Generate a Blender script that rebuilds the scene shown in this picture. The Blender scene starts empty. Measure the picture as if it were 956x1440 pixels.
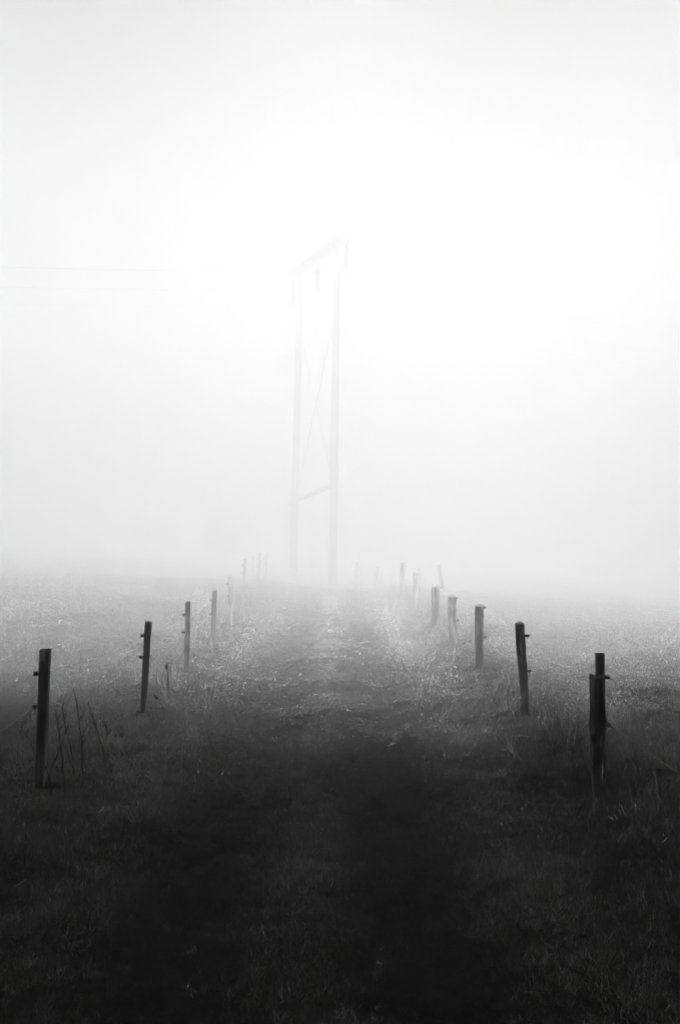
import bpy, bmesh, math, random
import numpy as np
from mathutils import Vector, Matrix, Euler

random.seed(7)
rng = np.random.default_rng(7)
scene = bpy.context.scene
C = scene.collection

# ------------------------------------------------------------------ camera
F_PX, W_PX, H_PX = 1400.0, 956.0, 1440.0       # photograph's size, focal length in its pixels
CAM_H, PITCH = 1.80, math.atan(25.0 / 1400.0)
cam_d = bpy.data.cameras.new('camera')
cam_d.sensor_fit = 'HORIZONTAL'
cam_d.sensor_width = 24.0
cam_d.lens = 24.0 * F_PX / W_PX
cam_d.clip_start = 0.05
cam_d.clip_end = 2000.0
cam = bpy.data.objects.new('camera', cam_d)
C.objects.link(cam)
cam.location = (0, 0, CAM_H)
cam.rotation_euler = (math.pi / 2 + PITCH, 0, 0)
scene.camera = cam

# ------------------------------------------------------------------ sky, sun, exposure
SUN_EL, SUN_AZ = math.radians(76), math.radians(180)   # high, behind the photographer, veiled by fog
world = bpy.data.worlds.new('World')
scene.world = world
world.use_nodes = True
nt = world.node_tree
nt.nodes.clear()
wo = nt.nodes.new('ShaderNodeOutputWorld')
bg = nt.nodes.new('ShaderNodeBackground')
sky = nt.nodes.new('ShaderNodeTexSky')
sky.sky_type = 'NISHITA'
sky.sun_disc = False
sky.sun_elevation = SUN_EL
sky.sun_rotation = SUN_AZ
sky.air_density = 0.19
sky.dust_density = 0.0
bw = nt.nodes.new('ShaderNodeRGBToBW')
nt.links.new(sky.outputs[0], bw.inputs[0])
nt.links.new(bw.outputs[0], bg.inputs['Color'])
bg.inputs['Strength'].default_value = 0.05
nt.links.new(bg.outputs[0], wo.inputs[0])

sun_d = bpy.data.lights.new('sun', 'SUN')
sun_d.energy = 5.0
sun_d.angle = math.radians(48)
sun_d.color = (1, 1, 1)
sun = bpy.data.objects.new('sun', sun_d)
C.objects.link(sun)
sd = Vector((math.sin(SUN_AZ) * math.cos(SUN_EL), math.cos(SUN_AZ) * math.cos(SUN_EL), math.sin(SUN_EL)))
sun.rotation_euler = sd.to_track_quat('Z', 'Y').to_euler()
sun.location = sd * 40

vs = scene.view_settings
scene.display_settings.display_device = 'sRGB'
vs.view_transform = 'Standard'
vs.look = 'None'
vs.gamma = 1.0
vs.use_curve_mapping = False
vs.exposure = 6.1

cy = scene.cycles
cy.max_bounces = 8
cy.light_sampling_threshold = 0.0      # keep the faint light of the shade
cy.diffuse_bounces = 1
cy.glossy_bounces = 0
cy.transmission_bounces = 2
cy.transparent_max_bounces = 8
cy.volume_bounces = 0
cy.use_denoising = True
cy.denoising_prefilter = 'NONE'
cy.use_adaptive_sampling = False     # the long exposure lifts dark values, keep sampling them
cy.caustics_reflective = False
cy.caustics_refractive = False

FOG_DENSITY = 0.085
FOG_TOP = 15.4

# ------------------------------------------------------------------ terrain function
def _hash(ix, iy, s):
    h = (ix.astype(np.int64) * 374761393 + iy.astype(np.int64) * 668265263 + s * 1442695041) & 0x7fffffff
    h = ((h ^ (h >> 13)) * 1274126177) & 0x7fffffff
    h = h ^ (h >> 16)
    return (h & 0xffff) / 65535.0

def vnoise(x, y, s=0):
    x = np.asarray(x, float); y = np.asarray(y, float)
    ix = np.floor(x); iy = np.floor(y)
    fx = x - ix; fy = y - iy
    ux = fx * fx * (3 - 2 * fx); uy = fy * fy * (3 - 2 * fy)
    a = _hash(ix, iy, s); b = _hash(ix + 1, iy, s); c = _hash(ix, iy + 1, s); d = _hash(ix + 1, iy + 1, s)
    return (a * (1 - ux) + b * ux) * (1 - uy) + (c * (1 - ux) + d * ux) * uy   # 0..1

def sstep(a, b, t):
    t = np.clip((t - a) / (b - a), 0, 1)
    return t * t * (3 - 2 * t)

def rut_mask(x, y):
    wob = 0.10 * (vnoise(y * 0.35, y * 0 + 3.3, 5) - 0.5)
    l = np.exp(-(((x + 0.72 + wob) / 0.29) ** 2))
    r = np.exp(-(((x - 0.38 + wob) / 0.29) ** 2))
    return np.clip(l + r, 0, 1)

MOUNDS = [(-0.27, 9.75, 0.035, 0.30), (-0.22, 13.4, 0.04, 0.36), (-0.10, 7.6, 0.05, 0.3), (-0.05, 11.6, 0.05, 0.3),
          (1.15, 10.4, 0.06, 0.4), (-1.45, 8.2, 0.05, 0.4), (1.35, 7.2, 0.05, 0.35), (3.0, 9.3, 0.09, 0.5),
          (3.3, 10.6, 0.09, 0.4), (-3.4, 9.0, 0.08, 0.5), (-1.2, 6.0, 0.05, 0.35), (0.3, 5.2, 0.05, 0.35)]

def ground(x, y):
    x = np.asarray(x, float); y = np.asarray(y, float)
    far = sstep(12, 23, y)
    left = np.clip(-x - 0.5, 0, 1.7) * 0.13 + np.clip(-x - 2.2, 0, 60) * 0.034
    right = np.clip(x - 2.5, 0, 40) * -0.078
    g = far * (0.10 * (1 - 0.6 * sstep(26, 32, y)) + left + right)
    g = g - 0.38 * sstep(27.5, 36, y) * sstep(9, 3, np.abs(x)) - 0.015 * np.clip(y - 40, 0, 200)
    g = g - 0.055 * rut_mask(x, y) * (1 - sstep(22, 28, y))
    g = g + 0.07 * np.exp(-(((x - 1.9) / 0.5) ** 2)) + 0.03 * np.exp(-(((x + 2.0) / 0.5) ** 2))
    for mx, my, a, r in MOUNDS:
        g = g + a * np.exp(-(((x - mx) / r) ** 2 + ((y - my) / (r * 0.8)) ** 2))
    g = g + 0.10 * (vnoise(x * 0.45, y * 0.45, 1) - 0.5) + 0.045 * (vnoise(x * 1.7, y * 1.7, 2) - 0.5)
    g = g + 0.03 * (vnoise(x * 4.5, y * 4.5, 3) - 0.5)
    return g

def gz(x, y):
    return float(ground(np.array([x]), np.array([y]))[0])

_cp, _sp = math.cos(PITCH), math.sin(PITCH)
def ray(px, py):
    u = (px - W_PX / 2) / F_PX
    v = (H_PX / 2 - py) / F_PX
    return Vector((u, _cp - v * _sp, _sp + v * _cp))     # y (forward), z (up)

def hit(px, py):
    """the point of the ground seen at a pixel of the photograph"""
    d = ray(px, py)
    t = np.arange(2.5, 70, 0.01)
    below = (CAM_H + d.z * t) <= ground(d.x * t, d.y * t)
    i = int(np.argmax(below)) if below.any() else len(t) - 1
    return Vector((d.x * t[i], d.y * t[i], CAM_H + d.z * t[i]))

def at_depth(px, py, y):
    d = ray(px, py)
    t = y / d.y
    return Vector((d.x * t, y, CAM_H + d.z * t))

# ------------------------------------------------------------------ materials
def new_mat(name):
    m = bpy.data.materials.new(name)
    m.use_nodes = True
    n = m.node_tree.nodes
    n.clear()
    out = n.new('ShaderNodeOutputMaterial')
    return m, n, m.node_tree.links, out

def grey(v):
    return (v, v, v, 1)

def ramp(n, pts):
    r = n.new('ShaderNodeValToRGB')
    e = r.color_ramp.elements
    while len(e) < len(pts):
        e.new(0.5)
    for i, (p, v) in enumerate(pts):
        e[i].position = p
        e[i].color = grey(v)
    return r

def wood_mat(name, lo, mid, hi, zstretch=1.0, rough=0.75):
    m, n, l, out = new_mat(name)
    tc = n.new('ShaderNodeTexCoord')
    oi = n.new('ShaderNodeObjectInfo')
    add = n.new('ShaderNodeVectorMath'); add.operation = 'ADD'
    l.new(tc.outputs['Object'], add.inputs[0]); l.new(oi.outputs['Location'], add.inputs[1])
    mp = n.new('ShaderNodeMapping'); mp.inputs['Scale'].default_value = (48, 48, 2.6 * zstretch)
    l.new(add.outputs[0], mp.inputs[0])
    n1 = n.new('ShaderNodeTexNoise'); n1.inputs['Scale'].default_value = 1.0; n1.inputs['Detail'].default_value = 6
    l.new(mp.outputs[0], n1.inputs[0])
    mp2 = n.new('ShaderNodeMapping'); mp2.inputs['Scale'].default_value = (9, 9, 5)
    l.new(add.outputs[0], mp2.inputs[0])
    n2 = n.new('ShaderNodeTexNoise'); n2.inputs['Scale'].default_value = 1.0; n2.inputs['Detail'].default_value = 5
    l.new(mp2.outputs[0], n2.inputs[0])
    mx = n.new('ShaderNodeMath'); mx.operation = 'MULTIPLY_ADD'; mx.inputs[1].default_value = 0.55
    l.new(n1.outputs[0], mx.inputs[0])
    sc = n.new('ShaderNodeMath'); sc.operation = 'MULTIPLY'; sc.inputs[1].default_value = 0.45
    l.new(n2.outputs[0], sc.inputs[0]); l.new(sc.outputs[0], mx.inputs[2])
    r = ramp(n, [(0.36, lo), (0.52, mid), (0.66, hi)])
    l.new(mx.outputs[0], r.inputs[0])
    b = n.new('ShaderNodeBsdfPrincipled')
    l.new(r.outputs[0], b.inputs['Base Color'])
    b.inputs['Roughness'].default_value = rough
    bp = n.new('ShaderNodeBump'); bp.inputs['Strength'].default_value = 0.7; bp.inputs['Distance'].default_value = 0.006
    l.new(mx.outputs[0], bp.inputs['Height']); l.new(bp.outputs[0], b.inputs['Normal'])
    l.new(b.outputs[0], out.inputs[0])
    return m

def plain_mat(name, v, rough=0.6, metal=0.0, var=0.25, scale=30):
    m, n, l, out = new_mat(name)
    tc = n.new('ShaderNodeTexCoord')
    t = n.new('ShaderNodeTexNoise'); t.inputs['Scale'].default_value = scale; t.inputs['Detail'].default_value = 4
    l.new(tc.outputs['Object'], t.inputs[0])
    r = ramp(n, [(0.3, v * (1 - var)), (0.7, v * (1 + var))])
    l.new(t.outputs[0], r.inputs[0])
    b = n.new('ShaderNodeBsdfPrincipled')
    b.inputs['Roughness'].default_value = rough; b.inputs['Metallic'].default_value = metal
    l.new(r.outputs[0], b.inputs['Base Color']); l.new(b.outputs[0], out.inputs[0])
    return m

def leaf_mat(name, lo, hi, rough=0.42, trans=0.3, spec=0.5, tone=False):
    m, n, l, out = new_mat(name)
    r = ramp(n, [(0.0, lo), (1.0, hi)])
    if tone:
        at = n.new('ShaderNodeAttribute'); at.attribute_type = 'INSTANCER'; at.attribute_name = 'tone'
        l.new(at.outputs['Fac'], r.inputs[0])
        bl = n.new('ShaderNodeAttribute'); bl.attribute_name = 'blade'      # every blade has its own tone
        mu = n.new('ShaderNodeVectorMath'); mu.operation = 'SCALE'
        l.new(r.outputs[0], mu.inputs[0]); l.new(bl.outputs['Fac'], mu.inputs['Scale'])
    else:
        oi = n.new('ShaderNodeObjectInfo')
        l.new(oi.outputs['Random'], r.inputs[0])
    b = n.new('ShaderNodeBsdfPrincipled')
    b.inputs['Roughness'].default_value = rough
    b.inputs['Specular IOR Level'].default_value = spec
    col = mu.outputs[0] if tone else r.outputs[0]
    l.new(col, b.inputs['Base Color'])
    t = n.new('ShaderNodeBsdfTranslucent')
    l.new(col, t.inputs[0])
    mx = n.new('ShaderNodeMixShader'); mx.inputs[0].default_value = trans
    l.new(b.outputs[0], mx.inputs[1]); l.new(t.outputs[0], mx.inputs[2])
    l.new(mx.outputs[0], out.inputs[0])
    return m

def soil_mat():
    m, n, l, out = new_mat('thatch_and_soil')
    tc = n.new('ShaderNodeTexCoord')
    t = n.new('ShaderNodeTexNoise'); t.inputs['Scale'].default_value = 9; t.inputs['Detail'].default_value = 9
    t.inputs['Roughness'].default_value = 0.7
    l.new(tc.outputs['Object'], t.inputs[0])
    t2 = n.new('ShaderNodeTexNoise'); t2.inputs['Scale'].default_value = 70; t2.inputs['Detail'].default_value = 6
    l.new(tc.outputs['Object'], t2.inputs[0])
    ma = n.new('ShaderNodeMath'); ma.operation = 'MULTIPLY'
    l.new(t.outputs[0], ma.inputs[0]); l.new(t2.outputs[0], ma.inputs[1])
    r = ramp(n, [(0.12, 0.012), (0.26, 0.03), (0.4, 0.05)])
    l.new(ma.outputs[0], r.inputs[0])
    b = n.new('ShaderNodeBsdfPrincipled'); b.inputs['Roughness'].default_value = 0.95
    b.inputs['Specular IOR Level'].default_value = 0.1
    l.new(r.outputs[0], b.inputs['Base Color'])
    bp = n.new('ShaderNodeBump'); bp.inputs['Strength'].default_value = 0.8; bp.inputs['Distance'].default_value = 0.02
    l.new(t2.outputs[0], bp.inputs['Height']); l.new(bp.outputs[0], b.inputs['Normal'])
    l.new(b.outputs[0], out.inputs[0])
    return m

M_SOIL = soil_mat()
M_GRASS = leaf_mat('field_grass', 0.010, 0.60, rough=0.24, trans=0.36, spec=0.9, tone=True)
M_STRAW = leaf_mat('straw_blades', 0.35, 0.65, rough=0.5, trans=0.25)
M_POST_SAWN = wood_mat('wet_sawn_timber', 0.07, 0.2, 0.42)
M_POST_ROUGH = wood_mat('weathered_split_timber', 0.04, 0.16, 0.42, 0.8)
M_POLE = wood_mat('weathered_pole_timber', 0.09, 0.14, 0.19, 0.3)
M_ARM = wood_mat('tarred_arm_timber', 0.07, 0.11, 0.15, 0.3)
M_ENDGRAIN_DIMMED = plain_mat('end_grain_sun_dimmed', 0.05, 0.9, 0, 0.5, 60)  # post tops coloured darker to offset the sunlight falling on them
M_INSUL = plain_mat('black_plastic', 0.025, 0.35)
M_WIRE = plain_mat('pale_polywire', 0.27, 0.5)
M_STEEL = plain_mat('galvanised_steel', 0.07, 0.6, 0.2)
M_GLASSINS = plain_mat('brown_glazed_porcelain', 0.07, 0.2)
M_CABLE = plain_mat('aluminium_cable', 0.06, 0.7, 0.0)
M_STEM = plain_mat('dead_stem', 0.035, 0.8, 0, 0.4)
M_STEM_PALE = plain_mat('bleached_stem', 0.45, 0.7, 0, 0.25)
M_BARK = wood_mat('tree_bark', 0.03, 0.06, 0.11, 0.6)
M_LEAF = leaf_mat('tree_leaf', 0.05, 0.08, rough=0.5, trans=0.15)

# ------------------------------------------------------------------ helpers
def link(name, mesh, mat, parent=None, smooth=True):
    if mat and not mesh.materials:
        mesh.materials.append(mat)
    if smooth:
        mesh.polygons.foreach_set('use_smooth', [True] * len(mesh.polygons))
    o = bpy.data.objects.new(name, mesh)
    C.objects.link(o)
    if parent:
        o.parent = parent
    return o

def empty(name, loc, label, cat, group=None):
    o = bpy.data.objects.new(name, None)
    C.objects.link(o)
    o.location = loc
    o.empty_display_size = 0.1
    tag(o, label, cat, group)
    return o

def tag(o, label=None, cat=None, group=None, kind=None):
    if label: o['label'] = label
    if cat: o['category'] = cat
    if group: o['group'] = group
    if kind: o['kind'] = kind
    return o

class MB:
    def __init__(self):
        self.v = []; self.f = []
    def tube(self, pts, radii, seg=6, cap=True):
        pts = [Vector(p) for p in pts]
        base = len(self.v)
        up = None
        for i, p in enumerate(pts):
            a = pts[max(0, i - 1)]; b = pts[min(len(pts) - 1, i + 1)]
            t = (b - a).normalized()
            if up is None:
                up = t.orthogonal().normalized()
            else:
                up = (up - t * up.dot(t)).normalized()
            w = t.cross(up)
            r = radii[i] if hasattr(radii, '__len__') else radii
            for k in range(seg):
                an = 2 * math.pi * k / seg
                self.v.append(p + (up * math.cos(an) + w * math.sin(an)) * r)
        for i in range(len(pts) - 1):
            for k in range(seg):
                a = base + i * seg + k; b = base + i * seg + (k + 1) % seg
                self.f.append((a, b, b + seg, a + seg))
        if cap:
            self.f.append(tuple(base + k for k in reversed(range(seg))))
            e = base + (len(pts) - 1) * seg
            self.f.append(tuple(e + k for k in range(seg)))
        return self
    def box(self, c, s, rot=None):
        base = len(self.v)
        c = Vector(c)
        for dx in (-1, 1):
            for dy in (-1, 1):
                for dz in (-1, 1):
                    p = Vector((dx * s[0] / 2, dy * s[1] / 2, dz * s[2] / 2))
                    if rot is not None:
                        p = rot @ p
                    self.v.append(c + p)
        for f in ((0, 1, 3, 2), (4, 6, 7, 5), (0, 4, 5, 1), (2, 3, 7, 6), (0, 2, 6, 4), (1, 5, 7, 3)):
            self.f.append(tuple(base + i for i in f))
        return self
    def mesh(self, name):
        m = bpy.data.meshes.new(name)
        m.from_pydata([tuple(v) for v in self.v], [], self.f)
        m.update()
        return m

# ------------------------------------------------------------------ ground
def axis(lo, hi, step, far):
    a = list(np.arange(lo, hi + 1e-6, step))
    s = step; v = hi
    while v < far:
        s *= 1.25; v += s; a.append(min(v, far))
    s = step; v = lo
    while v > -far:
        s *= 1.25; v -= s; a.insert(0, max(v, -far))
    return np.array(a)

def make_ground():
    xs = axis(-9, 9, 0.075, 180)
    ys = axis(0, 34, 0.075, 180)
    X, Y = np.meshgrid(xs, ys)
    Z = ground(X, Y)
    nx, ny = len(xs), len(ys)
    co = np.stack([X.ravel(), Y.ravel(), Z.ravel()], 1)
    idx = np.arange(nx * ny).reshape(ny, nx)
    f = np.stack([idx[:-1, :-1].ravel(), idx[:-1, 1:].ravel(), idx[1:, 1:].ravel(), idx[1:, :-1].ravel()], 1)
    m = bpy.data.meshes.new('ground')
    m.vertices.add(len(co)); m.vertices.foreach_set('co', co.ravel())
    m.loops.add(f.size); m.loops.foreach_set('vertex_index', f.ravel().astype(np.int32))
    m.polygons.add(len(f)); m.polygons.foreach_set('loop_start', np.arange(0, f.size, 4, dtype=np.int32))
    m.update(calc_edges=True); m.validate()
    o = link('ground', m, M_SOIL)
    o['kind'] = 'structure'
    return float(Z.min())
GROUND_MIN = make_ground()

# ------------------------------------------------------------------ grass (stuff)
def tuft_mesh(name, nb, hmin, hmax, spread, width, lean, curl, mat, seed):
    r = random.Random(seed)
    v = []; f = []; tn = []
    for _ in range(nb):
        rad = spread * math.sqrt(r.random()); an = r.uniform(0, 2 * math.pi)
        p = Vector((rad * math.cos(an), rad * math.sin(an), -0.012))
        h = r.uniform(hmin, hmax)
        da = an + r.gauss(0, 1.1)
        d = Vector((math.cos(da), math.sin(da), 0))
        tilt = abs(r.gauss(0, lean)) + 0.08
        bend = r.uniform(0.2, 1.0) * curl
        fa = r.uniform(0, math.pi)
        side = Vector((math.cos(fa), math.sin(fa), 0))
        w = width * r.uniform(0.6, 1.2)
        b = len(v)
        n = 4
        tn += [0.35 + 1.5 * r.random() ** 2] * 7
        q = p.copy(); ang = tilt
        for i in range(n):
            ww = w * (1 - 0.25 * i) * 0.5
            if i < n - 1:
                v.append(q - side * ww); v.append(q + side * ww)
            else:
                v.append(q)
            q = q + (d * math.sin(ang) + Vector((0, 0, 1)) * math.cos(ang)) * (h / (n - 1))
            ang += bend
        f += [(b, b + 1, b + 3, b + 2), (b + 2, b + 3, b + 5, b + 4), (b + 4, b + 5, b + 6)]
    m = bpy.data.meshes.new(name)
    m.from_pydata([tuple(p) for p in v], [], f)
    m.materials.append(mat)
    m.update()
    m.attributes.new('blade', 'FLOAT', 'POINT').data.foreach_set('value', tn)
    return m

tuft_col = bpy.data.collections.new('grass_tuft_sources')     # not linked: only the source of the instances
TUFTS = []
for i in range(8):
    TUFTS.append(tuft_mesh('grass_tuft', 26, 0.018, 0.052, 0.032, 0.0032, 0.6, 0.42, M_GRASS, 20 + i))
for i in range(2):
    TUFTS.append(tuft_mesh('straw_tuft', 3, 0.03, 0.07, 0.04, 0.0030, 0.6, 0.3, M_STRAW, 50 + i))
for i in range(2):
    TUFTS.append(tuft_mesh('tall_tuft', 26, 0.05, 0.15, 0.07, 0.0030, 0.40, 0.38, M_GRASS, 70 + i))
for i, m in enumerate(TUFTS):
    tuft_col.objects.link(bpy.data.objects.new('tuft_%02d' % i, m))

FEET = []          # post feet: x, y, width, tufts, scale
def grass_points():
    P = []; R = []; S = []; I = []; T = []
    bands = [(2.6, 7, 2300, 0.95), (7, 11, 2000, 1.0), (11, 16, 1450, 1.05), (16, 24, 850, 1.2), (24, 36, 330, 1.5)]
    for y0, y1, dens, sc in bands:
        xw = 0.36 * y1 + 2.2
        n = int(dens * (y1 - y0) * 2 * xw)
        x = rng.uniform(-xw, xw, n); y = rng.uniform(y0, y1, n)
        keep = np.abs(x) < 0.36 * y + 2.2
        x = x[keep]; y = y[keep]
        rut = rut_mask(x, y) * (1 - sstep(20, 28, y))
        clump = vnoise(x * 3.2, y * 3.2, 11); big = vnoise(x * 0.8, y * 0.8, 12); fine = vnoise(x * 9, y * 9, 13)
        d = 0.35 + 0.9 * clump * 0.6 + 0.5 * fine - 0.15 * rut
        keep = rng.random(len(x)) < d
        x = x[keep]; y = y[keep]; rut = rut[keep]; clump = clump[keep]; big = big[keep]; fine = fine[keep]
        n = len(x)
        z = ground(x, y)
        hs = (0.30 + 0.65 * clump + 0.4 * big + 0.25 * fine) * rng.uniform(0.6, 1.4, n) * (1 - 0.5 * rut)
        fence = np.exp(-(((x - 1.95) / 0.45) ** 2)) + 0.12 * np.exp(-(((x + 2.02) / 0.40) ** 2))
        hs = hs * (1 + 0.35 * fence)
        la = vnoise(x * 1.3, y * 1.3, 14) * 12.0
        lm = 0.5 * vnoise(x * 2.1, y * 2.1, 15) - 0.2 * rut
        rx = lm * np.sin(la) + rng.normal(0, 0.16, n)
        ry = lm * np.cos(la) + rng.normal(0, 0.16, n)
        rz = rng.uniform(0, 6.28, n)
        s = sc * rng.uniform(0.75, 1.25, n)
        I0 = rng.integers(0, 8, n)
        st = rng.random(n) < 0.025
        I0 = np.where(st, rng.integers(8, 10, n), I0)
        tall = (rng.random(n) < 0.06 * fence * (0.2 + clump) * (0.35 + 0.65 * sstep(6, 8.5, y)))
        I0 = np.where(tall, rng.integers(10, 12, n), I0)
        P.append(np.stack([x, y, z], 1)); R.append(np.stack([rx, ry, rz], 1))
        S.append(np.stack([s, s, s * hs], 1)); I.append(I0)
        mound = np.zeros(n)
        for mx, my, a_, r_ in MOUNDS:
            mound += np.exp(-(((x - mx) / r_) ** 2 + ((y - my) / r_) ** 2)) * min(1, a_ / 0.1)
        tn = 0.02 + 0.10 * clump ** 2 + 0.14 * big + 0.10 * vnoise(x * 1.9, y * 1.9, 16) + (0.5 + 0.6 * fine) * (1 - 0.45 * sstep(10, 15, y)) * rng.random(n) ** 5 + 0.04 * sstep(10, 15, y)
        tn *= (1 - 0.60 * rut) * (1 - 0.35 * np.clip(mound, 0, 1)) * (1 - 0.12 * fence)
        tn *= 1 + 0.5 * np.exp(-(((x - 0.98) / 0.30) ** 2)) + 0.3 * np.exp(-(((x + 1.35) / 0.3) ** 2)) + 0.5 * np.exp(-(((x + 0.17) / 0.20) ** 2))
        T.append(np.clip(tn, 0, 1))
    for bx, by, w, cnt, sc in FEET:
        an = rng.uniform(0, 6.28, cnt); rd = w * 0.5 + 0.02 + 0.09 * rng.random(cnt)
        x = bx + rd * np.cos(an); y = by + rd * np.sin(an)
        s = sc * rng.uniform(0.6, 1.3, cnt)
        P.append(np.stack([x, y, ground(x, y)], 1))
        R.append(np.stack([rng.normal(0, 0.25, cnt), rng.normal(0, 0.25, cnt), rng.uniform(0, 6.28, cnt)], 1))
        S.append(np.stack([s, s, s], 1)); I.append(rng.integers(10, 12, cnt)); T.append(0.08 + 0.3 * rng.random(cnt) ** 2)
    return np.concatenate(P), np.concatenate(R), np.concatenate(S), np.concatenate(I), np.concatenate(T)

def make_grass():
    P, R, S, I, T = grass_points()
    m = bpy.data.meshes.new('grass')
    m.vertices.add(len(P)); m.vertices.foreach_set('co', P.ravel())
    a = m.attributes.new('rot', 'FLOAT_VECTOR', 'POINT'); a.data.foreach_set('vector', R.ravel())
    a = m.attributes.new('scl', 'FLOAT_VECTOR', 'POINT'); a.data.foreach_set('vector', S.ravel())
    a = m.attributes.new('idx', 'INT', 'POINT'); a.data.foreach_set('value', I.astype(np.int32))
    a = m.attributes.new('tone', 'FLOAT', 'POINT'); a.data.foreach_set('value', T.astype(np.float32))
    m.materials.append(M_GRASS)
    o = bpy.data.objects.new('grass', m)
    C.objects.link(o)
    tag(o, 'short damp pasture grass covering the track, banks and fields', 'grass', kind='stuff')
    ng = bpy.data.node_groups.new('grass_scatter', 'GeometryNodeTree')
    ng.interface.new_socket('Geometry', in_out='INPUT', socket_type='NodeSocketGeometry')
    ng.interface.new_socket('Geometry', in_out='OUTPUT', socket_type='NodeSocketGeometry')
    N = ng.nodes; L = ng.links
    gi = N.new('NodeGroupInput'); go = N.new('NodeGroupOutput')
    ip = N.new('GeometryNodeInstanceOnPoints')
    ci = N.new('GeometryNodeCollectionInfo')
    ci.inputs['Collection'].default_value = tuft_col
    ci.inputs['Separate Children'].default_value = True
    ci.inputs['Reset Children'].default_value = True
    def attr(nm, ty):
        q = N.new('GeometryNodeInputNamedAttribute'); q.data_type = ty
        q.inputs['Name'].default_value = nm
        return q.outputs['Attribute']
    L.new(gi.outputs[0], ip.inputs['Points'])
    L.new(ci.outputs[0], ip.inputs['Instance'])
    ip.inputs['Pick Instance'].default_value = True
    L.new(attr('idx', 'INT'), ip.inputs['Instance Index'])
    L.new(attr('rot', 'FLOAT_VECTOR'), ip.inputs['Rotation'])
    L.new(attr('scl', 'FLOAT_VECTOR'), ip.inputs['Scale'])
    L.new(ip.outputs[0], go.inputs[0])
    md = o.modifiers.new('scatter', 'NODES')
    md.node_group = ng
    print('grass tufts', len(P))
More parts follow.
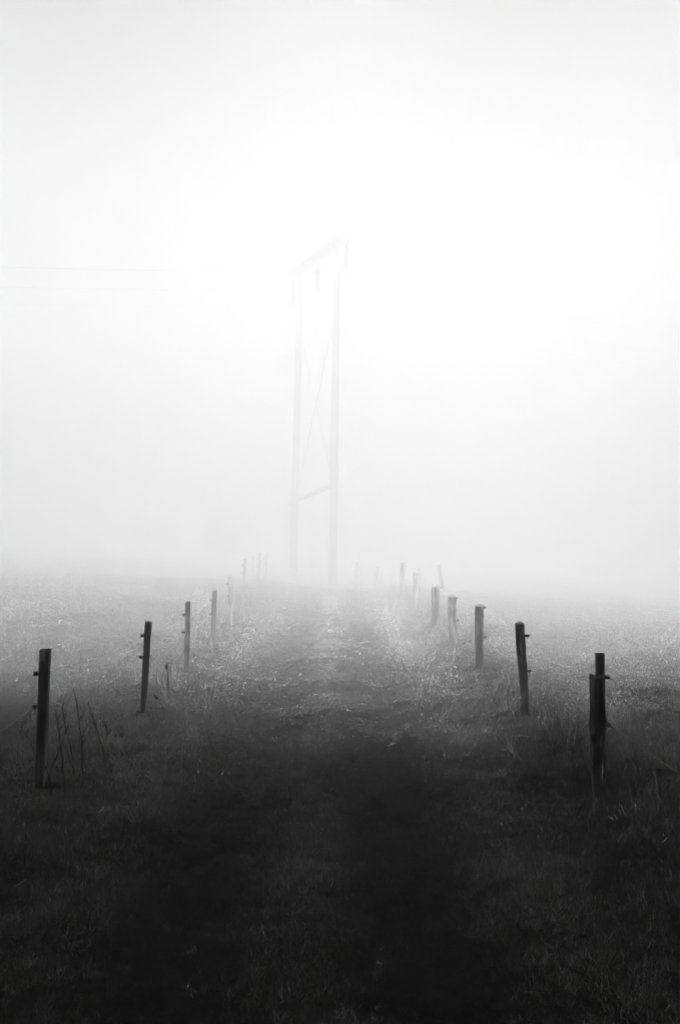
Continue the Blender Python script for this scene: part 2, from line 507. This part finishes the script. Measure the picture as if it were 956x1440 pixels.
# ------------------------------------------------------------------ power line
def make_power_pole():
    rb = hit(467, 828); lb = hit(412, 820)
    rb = Vector((rb.x, 36.5, gz(rb.x * 36.5 / rb.y, 36.5))); lb = Vector((lb.x, 40.1, 0))
    rb.x = at_depth(467, 828, 36.5).x; rb.z = gz(rb.x, rb.y)
    lb.x = at_depth(412, 820, 40.1).x; lb.z = gz(lb.x, lb.y)
    root = empty('power_pole', (rb + lb) / 2, 'tall two-legged timber power pole with slanting crossarm and cross bracing, fading into fog', 'power pole')
    o = root.location.copy()
    rt = at_depth(474.5, 306, 36.5); lt = at_depth(423, 350, 40.1)
    R = 0.16
    def on(b, t, z):
        k = (z - b.z) / (t.z - b.z)
        return b + (t - b) * k
    for b, t in ((rb, rt), (lb, lt)):
        n = 14
        pts = [b + (t - b) * (i / n) for i in range(n + 1)]
        pts[0] = pts[0] - Vector((0, 0, 0.5))
        mb = MB().tube([p - o for p in pts], [R * (1 - 0.35 * i / n) for i in range(n + 1)], 16)
        leg = link('pole_leg', mb.mesh('pole_leg'), M_POLE, root)
        cm = MB().tube([t - o + Vector((0, 0, -0.02)), t - o + Vector((0, 0, 0.05)), t - o + Vector((0, 0, 0.09))], [R * 0.72, R * 0.74, R * 0.2], 16)
        link('pole_cap', cm.mesh('pole_cap'), M_POLE, leg)
        for k in range(3):
            z = b.z + 0.5 + 0.25 * k
        bm = MB().tube([on(b, t, b.z + 2.4) - o, on(b, t, b.z + 2.46) - o], R * 1.02, 16)
        link('steel_band', bm.mesh('steel_band'), M_POLE, leg)
    zc = on(rb, rt, rt.z - 0.95).z
    pr = on(rb, rt, zc); pl = on(lb, lt, zc)
    ax = (pr - pl).normalized()
    half = (pr - pl).length / 2
    mid = (pr + pl) / 2
    perp = ax.cross(Vector((0, 0, 1))).normalized()
    rot = Matrix((ax, perp, Vector((0, 0, 1)))).transposed()
    L = 2 * half + 2 * 1.0
    mb = MB()
    for s in (-1, 1):
        mb2 = MB().box(mid + perp * s * 0.15 - o, (L, 0.075, 0.20), rot)
        link('crossarm', mb2.mesh('crossarm'), M_ARM, root, False)
    for p in (pr, pl):
        bl = MB().tube([p - perp * 0.24 - o, p + perp * 0.24 - o], 0.02, 8)
        link('bolt', bl.mesh('bolt'), M_STEEL, root)
    # lower brace
    zb = at_depth(463, 684, 36.5).z
    a = on(rb, rt, zb); b2 = on(lb, lt, at_depth(412, 707, 40.1).z)
    ln = (a - b2).length
    d = (a - b2).normalized(); side = d.cross(Vector((0, 0, 1))).normalized(); upv = side.cross(d)
    rb2 = Matrix((d, side, upv)).transposed()
    br = MB().box((a + b2) / 2 + side * 0.14 - o, (ln + 0.5, 0.06, 0.17), rb2)
    link('lower_brace', br.mesh('lower_brace'), M_POLE, root, False)
    # cross bracing
    zt = zc - 2.1
    for u, w, s in ((on(rb, rt, zt), on(lb, lt, b2.z + 0.15), -1), (on(lb, lt, zt), on(rb, rt, zb + 0.15), 1)):
        db = MB().tube([u + side * s * 0.05 - o, w + side * s * 0.05 - o], 0.02, 8)
        link('diagonal_brace', db.mesh('diagonal_brace'), M_CABLE, root)
    # insulator strings and conductors
    spots = [mid + ax * (half + 0.85), mid, mid - ax * (half + 0.85)]
    for i, p in enumerate(spots):
        top = p + Vector((0, 0, -0.10))
        pts = []; rr = []
        pts.append(top); rr.append(0.02)
        pts.append(top - Vector((0, 0, 0.12))); rr.append(0.02)
        z = 0.12
        for k in range(7):
            for dz, r_ in ((0.0, 0.035), (0.02, 0.085), (0.055, 0.125), (0.07, 0.06), (0.125, 0.035)):
                pts.append(top - Vector((0, 0, z + dz + 0.001))); rr.append(r_)
            z += 0.135
        pts.append(top - Vector((0, 0, z + 0.1))); rr.append(0.03)
        ins = link('insulator_string', MB().tube([q - o for q in pts], rr, 12).mesh('insulator_string'), M_GLASSINS, root)
        cz = top - Vector((0, 0, z + 0.1))
        cl = MB().box(cz - o, (0.08, 0.34, 0.07), rot)
        link('clamp', cl.mesh('clamp'), M_STEEL, ins, False)
        # conductor hangs in the clamp and runs across the field both ways
        wp = []
        for q in np.linspace(-90, 90, 61):
            sag = -2.2 * (1 - ((abs(q) - 45) / 45) ** 2)
            wp.append(cz + perp * q + Vector((0, 0, sag - 0.012)))
        w0 = empty_mesh_wire('power_line', wp, 0.014, M_CABLE)
        tag(w0, ['thin overhead conductor hanging from the insulator at the raised near end of the crossarm',
                 'thin overhead conductor hanging from the middle insulator between the two pole legs',
                 'thin overhead conductor hanging from the insulator at the low far end of the crossarm'][i], 'power line', 'overhead conductors')

def empty_mesh_wire(name, pts, r, mat, seg=6):
    o0 = Vector(pts[len(pts) // 2])
    ob = link(name, MB().tube([Vector(p) - o0 for p in pts], r, seg).mesh(name), mat)
    ob.location = o0
    return ob
make_power_pole()

# ------------------------------------------------------------------ fence posts
def post_mesh(name, top, w, style, seed, mat):
    """top: vector from base to top; w: width; sunk 0.3 m into the ground"""
    r = random.Random(seed)
    n, rings = 48, 56
    if w < 0.055:
        n, rings = 20, 24
    v = []; f = []
    L = top.length
    ph = [r.uniform(0, 6.28) for _ in range(6)]
    cracks = [(r.uniform(0, 6.28), r.uniform(0.04, 0.10), r.uniform(0.08, 0.15) if seed == 201 else r.uniform(0.10, 0.24), r.uniform(-0.1, 0.5), r.uniform(0.6, 1.05)) for _ in range(7 if style == 'rough' else 3)]
    knots = [(r.uniform(0, 6.28), r.uniform(0.15, 0.9), r.uniform(0.08, 0.2)) for _ in range(4)]
    a0 = r.uniform(-0.25, 0.25)
    crook = (0.05 if seed == 201 else 0.08 if style == 'rough' else 0.02) * w
    for i in range(rings + 1):
        t = -0.28 / L + (1 + 0.28 / L) * i / rings
        c = top * t + Vector((math.sin(t * 4.3 + ph[0]) * crook, math.sin(t * 3.7 + ph[1]) * crook, 0))
        if style == 'rough':
            taper = 1.0 + 0.045 * math.sin(t * 5.2 + ph[2]) + 0.03 * math.sin(t * 11 + ph[3])
        else:
            taper = 0.93 + 0.10 * t
        for k in range(n):
            th = 2 * math.pi * k / n
            ct, st = math.cos(th - a0), math.sin(th - a0)
            if style == 'sawn':
                e = 7.0
                rad = 0.5 / ((abs(ct) ** e + abs(st) ** e) ** (1 / e))
                rad *= 1 + 0.02 * math.sin(3 * th + t * 7 + ph[4])
            elif style == 'round':
                rad = 0.5 * (1 + 0.03 * math.sin(2 * th + ph[4]) + 0.015 * math.sin(5 * th + 9 * t))
            else:
                e = 3.0
                rad = 0.47 / ((abs(ct) ** e + abs(st) ** e) ** (1 / e))
                rad *= 1 + 0.07 * math.sin(2 * th + ph[4] + t * 1.3) + 0.05 * math.sin(5 * th + ph[5] + 2 * t) + 0.03 * math.sin(9 * th + 5 * t + ph[3])
            for ca, cw, cd, c0, c1 in cracks:
                if c0 < t < c1 + 0.1:
                    dd = (th - ca - 0.15 * math.sin(t * 6 + ca) + math.pi) % (2 * math.pi) - math.pi
                    rad *= 1 - cd * math.exp(-(dd / (cw * 1.4)) ** 2) * (1.0 if style == 'rough' else 0.45)
            if style == 'rough':
                for ka, kt, ks in knots:
                    dd = (th - ka + math.pi) % (2 * math.pi) - math.pi
                    rad *= 1 + 0.20 * math.exp(-(dd / 0.4) ** 2 - ((t - kt) / (0.03 + ks * 0.15)) ** 2)
            rr = rad * w * taper
            zz = 0.0
            if i == rings:
                zz = (0.04 if style == 'rough' else 0.015) * w * (math.sin(th * (2 if style == 'rough' else 1) + ph[1]) + 0.6 * math.sin(3 * th + ph[2])) * 2
            v.append(c + Vector((math.cos(th) * rr, math.sin(th) * rr, zz)))
    for i in range(rings):
        for k in range(n):
            a = i * n + k; b = i * n + (k + 1) % n
            f.append((a, b, b + n, a + n))
    # top: chamfer ring, inner ring, centre
    e = rings * n
    c = top.copy()
    b0 = len(v)
    for k in range(n):
        p = v[e + k]; q = c + (p - c) * 0.90; q.z = p.z + 0.05 * w
        v.append(q)
    b1 = len(v)
    for k in range(n):
        p = v[e + k]; q = c + (p - c) * 0.45; q.z = c.z + (0.05 + 0.05 * r.uniform(-1, 1)) * w
        v.append(q)
    v.append(c + Vector((0, 0, 0.03 * w)))
    for k in range(n):
        k2 = (k + 1) % n
        f.append((e + k, e + k2, b0 + k2, b0 + k)); f.append((b0 + k, b0 + k2, b1 + k2, b1 + k)); f.append((b1 + k, b1 + k2, len(v) - 1))
    m = bpy.data.meshes.new(name)
    m.from_pydata([tuple(p) for p in v], [], f)
    m.materials.append(mat); m.materials.append(M_ENDGRAIN_DIMMED)
    nb = rings * n
    m.polygons.foreach_set('material_index', [0] * nb + [1] * (len(f) - nb))
    m.update()
    return m

def insulator_mesh(s):
    prof = [(-0.02, 0.010), (0.002, 0.010), (0.0025, 0.0145), (0.008, 0.016), (0.010, 0.011), (0.015, 0.0105), (0.017, 0.017), (0.024, 0.0175), (0.026, 0.012), (0.031, 0.012), (0.033, 0.016), (0.038, 0.0145), (0.040, 0.006)]
    return MB().tube([Vector((s * x, 0, 0)) for x, _ in prof], [q for _, q in prof], 12).mesh('insulator')
INS = {-1: insulator_mesh(-1), 1: insulator_mesh(1)}

def fence_post(label, base, top, wpx, style, side, ins, group, seed, depth=None, mat=None):
    b = hit(*base)
    if depth:
        b = at_depth(base[0], base[1], depth); b.z = gz(b.x, b.y)
    t = at_depth(top[0], top[1], b.y)
    w = wpx / F_PX * b.y * (1.15 if style == 'rough' else 1.0)
    root = empty('fence_post', b, label, 'fence post', group)
    FEET.append((b.x, b.y, w, 16 if side > 0 else 8, 0.85 if side > 0 else 0.6))
    tv = t - b
    tv.y = random.Random(seed).uniform(-0.03, 0.03)
    link('post', post_mesh('post', tv, w, style, seed, mat or (M_POST_ROUGH if style == 'rough' else M_POST_SAWN)), None, root)
    pos = []
    for k in ins:
        p = tv * k + Vector((side * w * 0.47, 0, 0))
        io = link('insulator', INS[side], M_INSUL, root)
        io.location = p
        pos.append(b + p + Vector((side * 0.028, 0, 0)))
    return b, w, tv, pos

LG = 'sawn posts of the fence by the dead weed stems'
RG = 'rough posts of the fence on the tall-grass bank'
left = []
left.append(fence_post('dark square sawn post with pale nailed tag near its top, among dead weed stems', (56, 1108), (63.5, 914), 14.5, 'sawn', -1, (0.825, 0.585), LG, 101))
left.append(fence_post('dark leaning sawn post, next along from the one among dead weed stems', (201, 1002), (209.5, 874.5), 9.4, 'sawn', -1, (0.845, 0.61), LG, 102))
left.append(fence_post('grey slightly bowed post, third in the row from the dead weed stems', (262, 946), (264, 846.5), 7.0, 'sawn', -1, (0.815, 0.565), LG, 103))
left.append(fence_post('pale grey post, fourth in the row from the dead weed stems', (298, 913), (301.5, 830), 5.8, 'sawn', -1, (0.83, 0.59), LG, 104))
left.append(fence_post('slim pale post, fifth in the row from the dead weed stems', (325, 879), (323, 810), 4.6, 'sawn', -1, (0.84, 0.60), LG, 105))
left.append(fence_post('faint post in fog, sixth in the row from the dead weed stems', (342, 842), (344, 786), 3.9, 'sawn', -1, (0.83, 0.6), LG, 106, 22.0))
left.append(fence_post('very faint post in fog, seventh in the row from the dead weed stems', (362, 826), (365.5, 777), 3.4, 'sawn', -1, (0.83, 0.6), LG, 107, 25.5))
left.append(fence_post('barely visible post in fog, eighth in the row from the dead weed stems', (373.5, 819), (376, 776), 2.6, 'sawn', -1, (0.83, 0.6), LG, 108, 28.6))
fence_post('barely visible thin post standing behind the sawn fence row beside its eighth post', (370.5, 816), (371.5, 779), 2.4, 'sawn', -1, (0.83,), 'faint stray posts in the fog', 109, 31.5)
fence_post('barely visible thin post in fog between the sixth and seventh posts of the sawn row', (355, 816), (356, 782), 2.4, 'sawn', -1, (0.83,), 'faint stray posts in the fog', 110, 32.5)

right = []
stout = fence_post('stout short split post with cracked top standing in front of a taller post', (838, 1086), (839.5, 951), 20.5, 'rough', 1, (), RG, 201, mat=M_POST_ROUGH)
right.append(fence_post('taller round post rising behind the stout short split post', (845.5, 1068), (844, 920), 13.0, 'round', 1, (0.775, 0.325), RG, 202))
right.append(fence_post('knotty crooked post with a pale bare streak, next along from the stout pair', (738, 1006), (731, 876.5), 11.6, 'rough', 1, (0.865, 0.485), RG, 203))
right.append(fence_post('broad straight grey post, second along from the stout pair', (674, 941), (673.5, 851), 12.0, 'round', 1, (0.965, 0.50), RG, 204))
right.append(fence_post('curved grey split post, third along from the stout pair', (638, 907), (635, 838), 10.0, 'rough', 1, (0.96, 0.5), RG, 205))
right.append(fence_post('pale bent split post, fourth along from the stout pair', (609.5, 882), (612.5, 823.5), 8.8, 'rough', 1, (0.95, 0.5), RG, 206))
right.append(fence_post('faint narrow post, fifth along from the stout pair', (587, 853), (583.5, 806), 6.6, 'rough', 1, (0.95, 0.5), RG, 207, 22.0))
right.append(fence_post('very faint post in fog, sixth along from the stout pair', (565, 836), (567, 792), 6.0, 'rough', 1, (0.9, 0.5), RG, 208, 25.0))
fence_post('faint post tilted steeply towards the track, outside the rough post row', (626, 838), (616, 795), 4.8, 'rough', 1, (), 'faint stray posts in the fog', 209, 26.5)
fence_post('barely visible slim post just behind the fifth rough post', (595, 830), (589, 799), 3.2, 'rough', 1, (), 'faint stray posts in the fog', 210, 29.0)
fence_post('barely visible upright post in fog beyond the power pole', (500, 823), (501, 791), 4.4, 'rough', 1, (), 'faint stray posts in the fog', 211, 31.0)
fence_post('barely visible leaning post in fog beyond the power pole', (525.5, 823), (530.5, 798), 4.0, 'rough', 1, (), 'faint stray posts in the fog', 212, 31.5)

# pale nailed tag on the first sawn post
b, w, tv, _ = left[0]
root = [o for o in C.objects if o.name == 'fence_post'][0]
tg = MB().box((0, 0, 0), (0.034, 0.012, 0.060)).mesh('tag_plate')
to = link('tag_plate', tg, plain_mat('weathered_tag', 0.7, 0.6), root, False)
to.location = tv * 0.955 + Vector((-0.004, -w * 0.5 - 0.014, 0))

# fence wires: two strands each side, sagging between the insulators
def strand(label, pts, sags, group, seed):
    r = random.Random(seed)
    out = []
    for i in range(len(pts) - 1):
        a, b = Vector(pts[i]), Vector(pts[i + 1])
        n = 16
        kx, kz = r.uniform(-0.012, 0.012), r.uniform(-0.01, 0.01)
        for k in range(n):
            t = k / n
            s = sags[min(i, len(sags) - 1)] * 4 * t * (1 - t)
            p = a.lerp(b, t) - Vector((0, 0, s))
            if 0 < k:
                p += Vector((kx * math.sin(t * 9 + i), 0, kz * math.sin(t * 13 + i) + r.uniform(-0.0025, 0.0025)))
            out.append(p)
    out.append(Vector(pts[-1]))
    o0 = Vector(pts[0])
    ob = link('fence_wire', MB().tube([p - o0 for p in out], 0.0017, 5).mesh('fence_wire'), M_WIRE)
    ob.location = o0
    tag(ob, label, 'fence wire', group)

for k, nm in ((0, 'upper'), (1, 'lower')):
    pl = [p[3][k] for p in left]
    # the strand runs on past the first post towards the photographer
    first = pl[0] + Vector((-0.05, -3.2, 0.02)); g0 = gz(first.x, first.y); first.z = g0 + (0.80, 0.56)[k]
    strand('pale %s wire strung along the sawn posts' % nm, [first] + pl, [0.05, 0.05 if k == 0 else 0.10, 0.06], 'electric fence wires', 300 + k)
    pr = [p[3][k] for p in right]
    first = pr[0] + Vector((0.08, -3.3, 0)); first.z = gz(first.x, first.y) + (0.80, 0.42)[k]
    strand('pale %s wire strung along the rough split posts' % nm, [first] + pr, [0.06, 0.13 if k == 0 else 0.09, 0.05], 'electric fence wires', 310 + k)
# end posts carrying the strands past the frame
for s, first, nm in ((-1, left[0][0], 'sawn'), (1, right[0 + 0][0], 'rough')):
    bx = first.x - s * 0.02 + (-0.05 if s < 0 else 0.08); by = first.y - (3.2 if s < 0 else 3.3)
    base = Vector((bx, by, gz(bx, by)))
    rt = empty('fence_post', base, 'end post of the %s fence beside where the photographer stands' % nm, 'fence post')
    link('post', post_mesh('post', Vector((0.02, 0, 0.96)), 0.075, 'sawn' if s < 0 else 'rough', 400 + s, M_POST_SAWN if s < 0 else M_POST_ROUGH), None, rt)
    for z in ((0.80, 0.56) if s < 0 else (0.80, 0.42)):
        io = link('insulator', INS[s], M_INSUL, rt); io.location = (s * 0.036, 0, z)

make_grass()

# ------------------------------------------------------------------ dead stems
def stem(label, pix, r0, mat, group, seed, name='dead_weed', cat='weed stem', twigs=3, head=False, depth=None):
    r = random.Random(seed)
    b = hit(*pix[0]) if depth is None else at_depth(pix[0][0], pix[0][1], depth)
    if depth is not None:
        b.z = min(b.z, gz(b.x, b.y))
    pts = [b]
    lean = r.uniform(-0.05, 0.05)
    for i, p in enumerate(pix[1:]):
        pts.append(at_depth(p[0], p[1], b.y + lean * (i + 1)))
    fine = []
    for i in range(len(pts) - 1):
        n = 7
        for k in range(n):
            q = pts[i].lerp(pts[i + 1], k / n)
            if i or k:
                q = q + Vector((r.uniform(-1, 1), r.uniform(-1, 1), 0)) * 0.0035
            fine.append(q)
    fine.append(pts[-1])
    fine[0] = fine[0] - Vector((0, 0, 0.03))
    N = len(fine)
    root = empty(name, b, label, cat, group)
    link('stem', MB().tube([p - b for p in fine], [r0 * (1 - 0.6 * i / N) for i in range(N)], 6).mesh('stem'), mat, root)
    for k in range(twigs):
        i = int(N * r.uniform(0.45, 0.95))
        p = fine[min(i, N - 1)]
        d = Vector((r.choice((-1, 1)) * r.uniform(0.2, 0.7), r.uniform(-0.4, 0.4), 1.0)).normalized()
        ln = r.uniform(0.03, 0.10)
        link('twig', MB().tube([p - b, p + d * ln * 0.5 - b, p + d * ln + Vector((0, 0, ln * 0.15)) - b], [r0 * 0.55, r0 * 0.45, r0 * 0.25], 5).mesh('twig'), mat, root)
    if head:
        d = (fine[-1] - fine[-3]).normalized()
        p = fine[-1] - d * 0.01
        prof = [(0, 0.2), (0.015, 0.8), (0.03, 1.0), (0.045, 0.75), (0.058, 0.95), (0.07, 0.5), (0.085, 0.12)]
        link('seed_head', MB().tube([p + d * a + Vector((r.uniform(-1, 1), r.uniform(-1, 1), 0)) * 0.003 - b for a, _ in prof], [q * 0.016 for _, q in prof], 8).mesh('seed_head'), mat, root)

G = 'dead weed stems beside the first sawn post'
stem('tallest dark dead stem, upright and slightly bent, beside the square post with the tag', [(116, 1090), (115, 1047), (108, 987)], 0.0065, M_STEM, G, 1, twigs=5)
stem('shorter forked dead stem growing against the tallest stem by the tagged post', [(122, 1087), (116, 1062), (118, 1023)], 0.005, M_STEM, G, 2, twigs=3)
stem('curved dark dead stem, the closest to the tagged post on its track side', [(90, 1097), (86, 1050), (78, 998)], 0.006, M_STEM, G, 3, twigs=3)
stem('dark dead stem with twiggy top between the curved stem and the tallest one', [(104, 1072), (93, 1028), (87, 993)], 0.006, M_STEM, G, 4, twigs=5)
stem('low leaning dead stem crossing below the twiggy-topped stem', [(105, 1092), (98, 1066), (90, 1045)], 0.005, M_STEM, G, 5, twigs=1)
stem('long sloping dead stem set apart, farthest from the tagged post', [(148, 1075), (143, 1048), (127, 995)], 0.006, M_STEM, G, 6, twigs=4)
stem('slanted dead stem leaning away from the tagged post across the others', [(70, 1088), (83, 1057), (98, 1017)], 0.005, M_STEM, G, 7, twigs=2)
stem('bent dead stem at the very foot of the tagged post', [(73, 1120), (69, 1090), (63, 1077)], 0.006, M_STEM, G, 8, twigs=1)
stem('thick dead stem leaning out from behind the tagged post towards the field', [(56, 1078), (42, 1040), (24, 1017)], 0.006, M_STEM, G, 9, twigs=2, depth=7.3)
stem('short broken dead stem beyond the sloping stem, towards the leaning sawn post', [(156, 1040), (150, 1024), (144, 1013)], 0.005, M_STEM, G, 10, twigs=1)
stem('short upright dead stem between the first two sawn posts', [(173, 1046), (172, 1030), (171, 1018)], 0.005, M_STEM, G, 11, twigs=2)
G2 = 'dead stems along the sawn fence'
stem('dead stem leaning against the foot of the leaning sawn post', [(217, 1012), (212, 998), (208, 983)], 0.006, M_STEM, G2, 12, twigs=1)
stem('drooping dead stem with a dark seed head beside the leaning sawn post', [(232, 998), (226, 990), (221.5, 983)], 0.006, M_STEM, G2, 13, twigs=0, head=True)
stem('upright dead stem with narrow seed head between second and third sawn posts', [(237, 968), (236, 953), (234.8, 941)], 0.006, M_STEM, G2, 14, twigs=1, head=True)
stem('dark upright dead stem beside the third sawn post', [(275, 948), (275, 933), (273, 919)], 0.007, M_STEM, G2, 15, twigs=2)
stem('small dead stem beside the fourth sawn post', [(305, 927), (305, 919), (304.6, 911)], 0.007, M_STEM, G2, 16, twigs=1)
stem('pale thin dead stem beside the sawn fence between second and third posts', [(216, 960), (216.5, 945), (216, 930)], 0.004, M_STEM, G2, 17, twigs=1)
G3 = 'stems around the stout split post'
stem('pale straight dry stem standing in front of the stout split post', [(835, 1146), (833, 1087), (835, 1050)], 0.0045, M_STEM_PALE, G3, 21, 'dry_weed', 'weed', 1)
stem('short pale dry stem at the foot of the stout split post', [(847.5, 1103), (847, 1085), (847, 1071)], 0.0045, M_STEM_PALE, G3, 22, 'dry_weed', 'weed', 0)
stem('dark dead stem outside the stout split post, under the lower wire', [(929, 1127), (928.5, 1098), (928, 1073)], 0.005, M_STEM, G3, 23, twigs=2)
stem('curved dark dead stem just outside the stout split post', [(896, 1083), (894, 1068), (889, 1046)], 0.005, M_STEM, G3, 24, twigs=2)
stem('forked pale dry stem in front of the white broken blades', [(898, 1138), (899.5, 1125), (901, 1115)], 0.0035, M_STEM_PALE, G3, 25, 'dry_weed', 'weed', 2)
stem('thin dark dead stem beside the white broken blades', [(884.5, 1156), (884, 1140), (884, 1126)], 0.004, M_STEM, G3, 26, twigs=1)

def dry_blade(label, a, b, wpx, lift, seed, group):
    """a broad bleached broken leaf blade lying or standing in the grass"""
    p = hit(*a)
    q = at_depth(b[0], b[1], p.y + 0.02)
    w = wpx / F_PX * p.y
    d = q - p
    sd = Vector((d.z, 0, -d.x)).normalized() * w / 2
    th = Vector((0, -1, 0)) * 0.0035
    r = random.Random(seed)
    v = []; f = []
    n = 5
    for i in range(n + 1):
        t = i / n
        c = d * t + Vector((0, 0, lift)) + Vector((r.uniform(-1, 1) * w * 0.12, -0.010 * math.sin(t * 3.0), 0))
        k = 1.0 - 0.45 * t
        v += [c - sd * k, c + th * 1.3, c + sd * k, c - th * 0.6]
    for i in range(n):
        for j in range(4):
            a0 = i * 4 + j; a1 = i * 4 + (j + 1) % 4
            f.append((a0, a1, a1 + 4, a0 + 4))
    f += [(3, 2, 1, 0), (n * 4, n * 4 + 1, n * 4 + 2, n * 4 + 3)]
    m = bpy.data.meshes.new('dry_blade'); m.from_pydata([tuple(x) for x in v], [], f); m.update()
    o = link('dry_reed', m, M_BLADE)
    o.location = p
    tag(o, label, 'reed', group)
M_BLADE = leaf_mat('bleached_blade', 0.75, 0.85, rough=0.4, trans=0.5)
GB = 'bleached broken blades in the grass'
dry_blade('white broken leaf blade, leaning, in the cluster below the stout split post', (880, 1152), (872.5, 1132), 3.0, 0.0, 1, GB)
dry_blade('shorter white blade beside the leaning one in the cluster below the stout post', (874, 1152), (870.5, 1139), 2.2, 0.0, 2, GB)
dry_blade('white upright broken blade standing apart from the cluster below the stout post', (894.5, 1147), (893, 1131), 3.0, 0.0, 3, GB)
dry_blade('white blade lying flat at the foot of the cluster below the stout post', (863, 1161), (856, 1155), 3.2, 0.03, 4, GB)
dry_blade('thin white blade lying by the flat one below the stout post', (868, 1160), (863, 1153), 1.8, 0.03, 5, GB)
dry_blade('single pale blade lying in dark grass beyond the white blade cluster', (930, 1195), (937, 1189), 2.2, 0.04, 6, GB)
dry_blade('pale straw blade lying in dark grass below the tagged post', (21, 1262), (37, 1251), 1.6, 0.05, 7, GB)

# ------------------------------------------------------------------ trees
def tree(name, base, height, crown_c, crown_r, nleaf, leaf, label, cat, group, seed, trunk_r):
    r = np.random.default_rng(seed); pr = random.Random(seed)
    base = Vector((base[0], base[1], gz(base[0], base[1])))
    root = empty(name, base, label, cat, group)
    cc = Vector(crown_c) - base
    mb = MB()
    top = Vector((cc.x * 0.5, cc.y * 0.5, cc.z))
    n = 10
    tp = [Vector((0, 0, -0.3))] + [top * (i / n) + Vector((pr.uniform(-1, 1), pr.uniform(-1, 1), 0)) * trunk_r * 0.35 for i in range(1, n + 1)]
    mb.tube(tp, [trunk_r * (1.35 if i == 0 else 1 - 0.6 * i / n) for i in range(n + 1)], 12)
    ends = []
    for k in range(16):
        a = 2 * math.pi * k / 16 + pr.uniform(-0.2, 0.2)
        q = pr.uniform(0.45, 0.85)
        e = cc + Vector((math.cos(a) * crown_r[0] * q, math.sin(a) * crown_r[1] * q, crown_r[2] * pr.uniform(-0.35, 0.6)))
        s = tp[pr.randint(5, 9)]
        m1 = s.lerp(e, 0.5) + Vector((0, 0, 0.06 * crown_r[2]))
        mb.tube([s, s.lerp(m1, 0.5), m1, m1.lerp(e, 0.55), e], [trunk_r * x for x in (0.36, 0.3, 0.22, 0.14, 0.06)], 7)
        ends.append(e); ends.append(m1)
    link('trunk', mb.mesh('trunk'), M_BARK, root)
    if nleaf == 0:
        return
    # leaf clumps through the crown's volume
    nc = max(40, nleaf // 60)
    u = r.normal(size=(nc, 3)); u /= np.linalg.norm(u, axis=1)[:, None]
    rad = r.uniform(0.25, 1.0, nc) ** 0.5
    cen = np.array(cc)[None] + u * rad[:, None] * np.array(crown_r)[None] * 0.93
    per = nleaf // nc
    csz = min(crown_r) * 0.24
    P = np.repeat(cen, per, 0) + r.normal(size=(nc * per, 3)) * csz * np.array([1, 1, 0.6])[None]
    N_ = len(P)
    a = r.normal(size=(N_, 3)); a /= np.linalg.norm(a, axis=1)[:, None]
    b = np.cross(a, r.normal(size=(N_, 3))); b /= np.linalg.norm(b, axis=1)[:, None]
    L = leaf * r.uniform(0.6, 1.3, N_)[:, None]
    V = np.stack([P - a * L, P + b * L * 0.45 + a * L * 0.1, P + a * L, P - b * L * 0.45 + a * L * 0.1], 1).reshape(-1, 3)
    Fi = np.arange(N_ * 4).reshape(-1, 4)
    m = bpy.data.meshes.new('crown')
    m.vertices.add(len(V)); m.vertices.foreach_set('co', V.ravel())
    m.loops.add(Fi.size); m.loops.foreach_set('vertex_index', Fi.ravel().astype(np.int32))
    m.polygons.add(len(Fi)); m.polygons.foreach_set('loop_start', np.arange(0, Fi.size, 4, dtype=np.int32))
    m.update(calc_edges=True)
    link('crown', m, M_LEAF, root, False)

# faint tree in the fog beyond the sawn fence
fb = at_depth(318, 812, 54.0)
tree('field_tree', (fb.x, fb.y), 2.6, (fb.x, fb.y, gz(fb.x, fb.y) + 1.8), (1.2, 1.1, 1.25), 2600, 0.09,
     'barely visible small tree in fog beyond the sawn fence row', 'tree', None, 71, 0.07)

# unseen broad trees added over and behind the camera to darken the near track
TG = 'unseen trees added to shade the near track'
for i, (x, y, cx, cy_, rx, ry) in enumerate([(-5.2, 4.5, -4.2, 5.8, 6.4, 5.8), (5.4, 4.2, 4.4, 5.7, 6.4, 5.8), (-5.0, -3.5, -4.0, -2.5, 7, 7.5), (5.2, -4.0, 4.0, -2.5, 7, 7.5), (-13, -1, -12.5, -0.5, 6.5, 7.0), (13, -1, 12.5, -0.5, 6.5, 7.0),
        (-7, -17, -6.5, -16.5, 8, 7.5), (7, -17.5, 6.5, -17, 8, 7.5), (-17, -12, -17, -12, 7.5, 7.5), (17, -12.5, 17, -12.5, 7.5, 7.5)]):
    tree('added_shade_tree', (x, y), 16, (cx, cy_, 10.8 if i < 2 else 9.7), (rx, ry, 2.3), 7200 if i < 2 else 30000 if i < 4 else 30000, 0.34,
         'unseen leafy tree added to shade the near track, %s' % (
             'beside the sawn fence', 'beside the rough post fence', 'behind the camera, sawn fence side',
             'behind the camera, rough fence side', 'out past the sawn fence', 'out past the rough fence',
             'far behind the camera, sawn fence side', 'far behind the camera, rough fence side', 'at the outer corner of the added trees, sawn fence side', 'at the outer corner of the added trees, rough fence side')[i], 'tree', TG, 500 + i, 0.30)

# ------------------------------------------------------------------ fog
def make_haze():
    lo = GROUND_MIN - 1.0
    bx = MB().box((0, 0, (FOG_TOP + lo) / 2), (372, 372, FOG_TOP - lo)).mesh('haze')
    m, n, l, out = new_mat('fog')
    pv = n.new('ShaderNodeVolumePrincipled')
    pv.inputs['Color'].default_value = (1, 1, 1, 1)
    pv.inputs['Density'].default_value = FOG_DENSITY
    pv.inputs['Anisotropy'].default_value = -0.78
    pv.inputs['Density Attribute'].default_value = ''
    l.new(pv.outputs[0], out.inputs['Volume'])
    try:
        m.cycles.homogeneous_volume = True
    except Exception:
        pass
    o = link('haze', bx, m, None, False)
    tag(o, 'thick pale fog filling the air over the fields', 'fog', kind='stuff')
make_haze()
